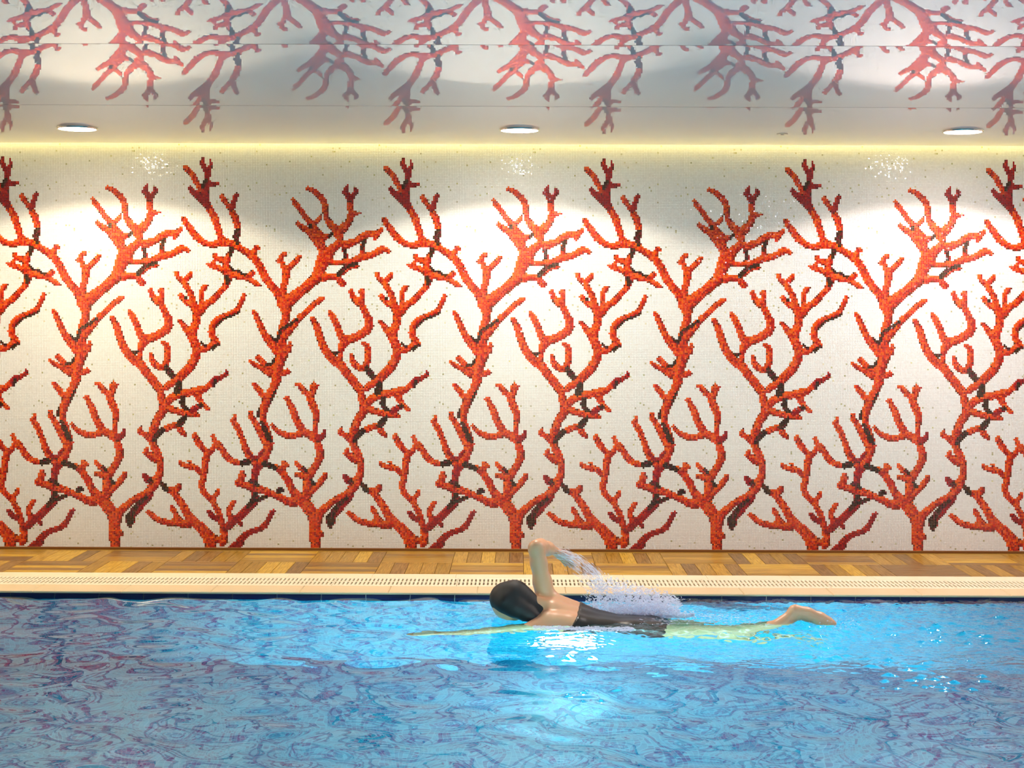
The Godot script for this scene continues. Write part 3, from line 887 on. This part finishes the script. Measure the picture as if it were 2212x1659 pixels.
func swimmer() -> void:
	var t := thing("person", Vector3.ZERO, "person swimming front crawl, dark hair and dark swimsuit, one arm raised", "person")
	var torso := []
	for side in [-1.0, 1.0]:
		# the far shoulder is rolled up, the near one down into the stroke
		torso += chain([[0.155, 0.020 - 0.03 * side, 2.31 + 0.085 * side, 0.062], [0.27, -0.030 - 0.018 * side, 2.31 + 0.085 * side, 0.086], [0.45, -0.070 - 0.006 * side, 2.31 + 0.062 * side, 0.076], [0.58, -0.090, 2.31 + 0.072 * side, 0.084], [0.70, -0.100, 2.31 + 0.075 * side, 0.096]])
	torso += chain([[0.20, 0.0, 2.31, 0.085], [0.45, -0.075, 2.31, 0.08], [0.66, -0.095, 2.31, 0.095]])
	var limbs := []
	limbs += chain([[0.70, -0.115, 2.385, 0.092], [0.86, -0.120, 2.39, 0.076], [1.06, -0.118, 2.39, 0.056], [1.17, -0.090, 2.385, 0.055], [1.28, -0.050, 2.375, 0.042], [1.365, -0.006, 2.37, 0.033], [1.415, 0.040, 2.37, 0.034]])
	limbs += chain([[1.420, 0.052, 2.37, 0.033], [1.480, 0.036, 2.37, 0.032], [1.545, 0.012, 2.37, 0.031], [1.590, -0.006, 2.37, 0.022], [1.618, -0.014, 2.37, 0.013]])
	limbs += chain([[1.545, 0.012, 2.345, 0.026], [1.600, -0.010, 2.345, 0.015]])
	limbs += chain([[0.70, -0.120, 2.235, 0.092], [0.86, -0.165, 2.23, 0.076], [1.04, -0.235, 2.23, 0.055], [1.15, -0.275, 2.23, 0.055], [1.26, -0.305, 2.23, 0.042], [1.37, -0.325, 2.23, 0.031], [1.41, -0.315, 2.23, 0.033], [1.50, -0.355, 2.23, 0.028], [1.58, -0.375, 2.23, 0.014]])
	# raised arm (far side): upper arm straight up to the elbow, forearm swinging out over the water
	limbs += chain([[0.215, 0.030, 2.235, 0.070], [0.150, 0.075, 2.21, 0.055], [0.128, 0.170, 2.212, 0.046], [0.108, 0.270, 2.217, 0.041], [0.096, 0.345, 2.22, 0.039], [0.118, 0.342, 2.15, 0.040], [0.155, 0.322, 2.07, 0.035], [0.190, 0.300, 1.985, 0.026]])
	# stretched arm (near side) under the surface
	limbs += chain([[0.20, -0.030, 2.395, 0.070], [0.105, -0.040, 2.425, 0.054], [-0.02, -0.072, 2.445, 0.046], [-0.145, -0.098, 2.46, 0.040], [-0.26, -0.112, 2.465, 0.038], [-0.385, -0.128, 2.47, 0.028]])
	# neck and head, face towards the water
	limbs += chain([[0.17, 0.030, 2.30, 0.066], [0.075, 0.050, 2.29, 0.056], [0.02, 0.070, 2.285, 0.058]])
	limbs += chain([[0.00, 0.085, 2.285, 0.078], [-0.060, 0.082, 2.285, 0.080]])
	limbs += chain([[-0.055, 0.045, 2.285, 0.062], [-0.030, 0.000, 2.285, 0.045], [-0.012, -0.012, 2.285, 0.030]])
	limbs += chain([[-0.066, -0.006, 2.285, 0.010], [-0.050, -0.026, 2.285, 0.011]])
	limbs += chain([[-0.022, 0.045, 2.365, 0.016], [-0.010, 0.030, 2.366, 0.013]])
	limbs += chain([[-0.022, 0.045, 2.205, 0.016], [-0.010, 0.030, 2.204, 0.013]])
	var body := put("body", body_mesh(torso + limbs, 0.0085, 0.026), M.skin, t)
	var st := SurfaceTool.new()
	st.begin(Mesh.PRIMITIVE_TRIANGLES)
	st.append_from(body.mesh, 0, Transform3D())
	var along := Vector3(0.62, -0.50, -0.60).normalized()
	var across := along.cross(Vector3(0.1, 0.9, -0.4)).normalized()
	st.append_from(body_mesh(finger_set(Vector3(0.192, 0.298, 1.98), along, across, along.cross(across).normalized(), 0.16) + [[0.172, 0.312, 2.03, 0.03, 0.192, 0.298, 1.98, 0.025]], 0.0034, 0.008), 0, Transform3D())
	along = Vector3(-0.97, -0.12, 0.03).normalized()
	across = Vector3(0, 0.25, 1.0).normalized()
	st.append_from(body_mesh(finger_set(Vector3(-0.385, -0.128, 2.47), along, -across, Vector3(-0.1, -1, 0.2).normalized(), 0.06) + [[-0.34, -0.121, 2.469, 0.031, -0.385, -0.128, 2.47, 0.027]], 0.0034, 0.008), 0, Transform3D())
	body.mesh = st.commit()
	put("swimsuit", body_mesh(torso + chain([[0.70, -0.115, 2.385, 0.092], [0.86, -0.120, 2.39, 0.076]]) + chain([[0.70, -0.120, 2.235, 0.092], [0.86, -0.165, 2.23, 0.076]]), 0.0085, 0.026, 0.005, true), M.suit, t)
	var strap := chain([[0.27, 0.055, 2.24, 0.010], [0.20, 0.065, 2.25, 0.009], [0.14, 0.045, 2.26, 0.008]])
	put("strap", body_mesh(strap, 0.004, 0.006), M.suit, t)
	strap = chain([[0.27, 0.030, 2.40, 0.010], [0.19, 0.035, 2.39, 0.009], [0.12, 0.022, 2.37, 0.008]])
	put("strap", body_mesh(strap, 0.004, 0.006), M.suit, t)
	var hair := chain([[-0.062, 0.094, 2.285, 0.084], [-0.020, 0.094, 2.285, 0.092], [0.030, 0.066, 2.290, 0.078], [0.075, 0.042, 2.30, 0.058], [0.120, 0.030, 2.32, 0.044], [0.160, 0.020, 2.345, 0.030], [0.190, 0.016, 2.36, 0.016]])
	hair += chain([[-0.055, 0.085, 2.335, 0.058], [-0.010, 0.062, 2.350, 0.052], [0.050, 0.030, 2.360, 0.040], [0.100, 0.002, 2.375, 0.026], [0.150, -0.010, 2.39, 0.014]])
	hair += chain([[-0.055, 0.085, 2.235, 0.055], [-0.010, 0.060, 2.225, 0.046]])
	put("hair", body_mesh(hair, 0.005, 0.02), M.hair, t)

# ---------------------------------------------------------------- splash: drops and foam, thousands of them
func drops(called: String, label: String, list: Array, m: Material) -> void:
	var s := SphereMesh.new()
	s.radius = 1.0
	s.height = 2.0
	s.radial_segments = 10
	s.rings = 5
	var mm := MultiMesh.new()
	mm.transform_format = MultiMesh.TRANSFORM_3D
	mm.mesh = s
	mm.instance_count = list.size()
	for i in list.size():
		mm.set_instance_transform(i, list[i])
	var o := MultiMeshInstance3D.new()
	o.name = called
	o.multimesh = mm
	o.material_override = m
	add_child(o)
	tag(o, label, "splash", "", "stuff")

func drop(at: Vector3, dir: Vector3, long: float, thick: float) -> Transform3D:
	var d := dir.normalized()
	var side := d.cross(Vector3(0.3, 0.2, 1.0)).normalized()
	return Transform3D(Basis(d * long, side * thick, d.cross(side) * thick), at)

func splash() -> void:
	rng.seed = 99
	var list := []
	# water running off the raised hand, falling back in an arc
	for k in 520:
		var u := pow(rng.randf(), 0.65)
		var p := on_plane(1200.0 + 100.0 * u, 1184.0 + 8.0 * u + 48.0 * u * u, lerpf(2.0, 2.15, u))
		p += Vector3(rng.randfn(0.0, 0.01), -absf(rng.randfn(0.0, 0.045)) * (0.4 + 1.6 * u), rng.randfn(0.0, 0.035))
		list.append(drop(p, Vector3(1.0, -0.1 - 1.1 * u, rng.randfn(0.0, 0.1)), rng.randf_range(0.006, 0.024), rng.randf_range(0.0005, 0.0012)))
	drops("water_drops", "stream of water drops trailing from the raised hand", list, M.drop)
	list = []
	# the plume where the hand left the water
	for k in 4600:
		var u := rng.randf()
		var px := lerpf(1278.0, 1462.0, u) + rng.randfn(0.0, 10.0)
		var top := lerpf(1236.0, 1290.0, u)
		var py := lerpf(1330.0, top, pow(rng.randf(), 1.5)) + rng.randfn(0.0, 4.0)
		var p := on_plane(px, py, 2.14 + rng.randfn(0.0, 0.045))
		var big := rng.randf_range(0.0010, 0.0042) * lerpf(1.25, 0.6, clampf((1330.0 - py) / 90.0, 0.0, 1.0))
		list.append(drop(p, Vector3(0.8, rng.randf_range(-1.0, 1.0), rng.randfn(0.0, 0.3)), big * rng.randf_range(1.2, 3.0), big))
	for k in 1200:
		var p := on_plane(rng.randf_range(1330.0, 1500.0), 1335.0 + rng.randfn(0.0, 6.0), 2.22)
		p.y = WATER + water_height(p.x, p.z) + absf(rng.randfn(0.0, 0.012))
		list.append(drop(p, Vector3(1.0, rng.randfn(0.0, 0.4), 0.2), rng.randf_range(0.002, 0.008), rng.randf_range(0.001, 0.0035)))
	drops("water_splash", "white splash of spray behind the swimmer's shoulder", list, M.drop)
	list = []
	# foam where the body parts the surface
	for k in 1500:
		var x := rng.randf_range(0.08, 0.58)
		var z := 2.47 + 0.06 * sin(3.0 * x) + rng.randfn(0.0, 0.018)
		list.append(drop(Vector3(x, WATER + water_height(x, z) + 0.002, z), Vector3(1, 0, rng.randfn(0.0, 0.3)), rng.randf_range(0.002, 0.008), rng.randf_range(0.001, 0.0024)))
	for k in 500:
		var x := rng.randf_range(0.55, 1.3)
		var z := rng.randf_range(2.1, 2.45)
		list.append(drop(Vector3(x, WATER + water_height(x, z) + 0.001, z), Vector3(1, 0, rng.randfn(0.0, 0.6)), rng.randf_range(0.002, 0.009), rng.randf_range(0.001, 0.003)))
	for k in 160:
		var x := rng.randf_range(1.38, 1.75)
		var z := 2.36 + rng.randfn(0.0, 0.06)
		list.append(drop(Vector3(x, WATER + water_height(x, z) + absf(rng.randfn(0.0, 0.012)), z), Vector3(1, 0.3, rng.randfn(0.0, 0.6)), rng.randf_range(0.002, 0.005), rng.randf_range(0.001, 0.0025)))
	drops("water_foam", "white foam and bubbles along the swimmer's body and legs", list, M.drop)

func materials() -> void:
	mat("grout", rgb(232, 226, 214), 0.8, 0.3)
	var tile := mat("tile", Color.WHITE, 0.06, 0.36)
	tile.vertex_color_use_as_albedo = true
	mat("joint", rgb(92, 58, 22), 0.9, 0.2)
	mat("skirting", rgb(120, 74, 24), 0.5, 0.4)
	mat("cream", rgb(222, 208, 176), 0.35, 0.5)
	mat("plastic", rgb(224, 211, 182), 0.35, 0.5)
	mat("coping", rgb(214, 190, 148), 0.3, 0.5)
	mat("trough", rgb(190, 160, 84), 0.7, 0.3)
	mat("navy", rgb(26, 20, 60), 0.12, 0.5)
	mat("paint", rgb(232, 228, 220), 0.85, 0.3)
	mat("lacquer", rgb(226, 222, 224), 0.0, 0.62)
	mat("chrome", rgb(214, 208, 198), 0.18, 0.5, 1.0)
	var tones := [rgb(160, 120, 46), rgb(172, 130, 48), rgb(146, 108, 34), rgb(136, 100, 48), rgb(184, 142, 46), rgb(122, 90, 46)]
	M.wood = []
	for k in tones.size():
		var w := mat("wood_%d" % k, Color.WHITE, 0.42, 0.4)
		var c: Color = tones[k]
		w.albedo_texture = noise_tex(0.02, 40 + k, [[0.0, c.darkened(0.3)], [0.4, c.darkened(0.06)], [0.55, c], [1.0, c.lightened(0.16)]], 512, 512, 4)
		w.uv1_triplanar = true
		w.uv1_scale = Vector3(0.5, 6.0, 7.0)
		w.uv1_offset = Vector3(0.13 * k, 0.3 * k, 0.21 * k)
		M.wood.append(w)
	# pool lining: small turquoise tiles with pale joints
	var im := Image.create(256, 256, false, Image.FORMAT_RGB8)
	rng.seed = 77
	for j in 32:
		for i in 32:
			var k := rng.randf()
			var c := rgb(0, 142, 180).lerp(rgb(24, 172, 200), rng.randf()) if k < 0.7 else rgb(0, 100, 152).lerp(rgb(0, 130, 174), rng.randf())
			im.fill_rect(Rect2i(i * 8, j * 8, 8, 8), rgb(84, 180, 202))
			im.fill_rect(Rect2i(i * 8, j * 8, 7, 7), c)
	var pool := mat("pool", Color.WHITE, 0.4, 0.4)
	pool.albedo_texture = ImageTexture.create_from_image(im)
	pool.uv1_triplanar = true
	pool.uv1_scale = Vector3.ONE * 1.25
	var wat := mat("water", Color(0.42, 0.91, 0.97, 0.0), 0.0, 0.5)
	wat.transparency = BaseMaterial3D.TRANSPARENCY_ALPHA
	wat.refraction_enabled = true
	wat.refraction_scale = 0.033
	for p in [["lamp", Color(1.0, 0.96, 0.88), 12.0], ["led", Color(1.0, 0.93, 0.6), 4.0], ["pool_lamp", Color(0.97, 1.0, 1.0), POOL_GLOW]]:
		var e := mat(p[0], Color(0.9, 0.9, 0.9), 0.4)
		e.emission_enabled = true
		e.emission = p[1]
		e.emission_energy_multiplier = p[2]
	var skin := mat("skin", rgb(222, 164, 122), 0.38, 0.5)
	skin.subsurf_scatter_enabled = true
	skin.subsurf_scatter_strength = 0.12
	mat("suit", rgb(28, 24, 19), 0.35, 0.5)
	mat("hair", rgb(22, 13, 11), 0.62, 0.5)
	var d := mat("drop", Color(0.97, 0.97, 1.0, 0.42), 0.3, 0.5)
	d.transparency = BaseMaterial3D.TRANSPARENCY_ALPHA
	d.backlight_enabled = true
	d.backlight = Color(0.9, 0.9, 0.95)

func _ready() -> void:
	# camera
	var cam := Camera3D.new()
	cam.name = "camera"
	cam.projection = Camera3D.PROJECTION_FRUSTUM
	cam.near = 0.1
	cam.far = 60.0
	cam.size = 2.0 * cam.near * 829.5 / FOCAL
	cam.frustum_offset = Vector2(0.0, -(829.5 - 690.0) / FOCAL * cam.near)
	cam.transform = Transform3D(cam_basis(), EYE)
	add_child(cam)
	cam.current = true
	# air and exposure: a closed hall, lit by its own lamps
	var env := Environment.new()
	env.background_mode = Environment.BG_COLOR
	env.background_color = Color.BLACK
	env.tonemap_mode = Environment.TONE_MAPPER_LINEAR
	env.tonemap_exposure = EXPOSURE
	env.sdfgi_enabled = true
	env.ssao_enabled = true
	env.ssil_enabled = true
	var we := WorldEnvironment.new()
	we.name = "environment"
	we.environment = env
	add_child(we)
	materials()
	downlights()
	cove()
	ceiling_cap()
	pool_lights()
	hall()
	mosaic_wall()
	deck()
	pool_shell()
	water()
	swimmer()
	splash()
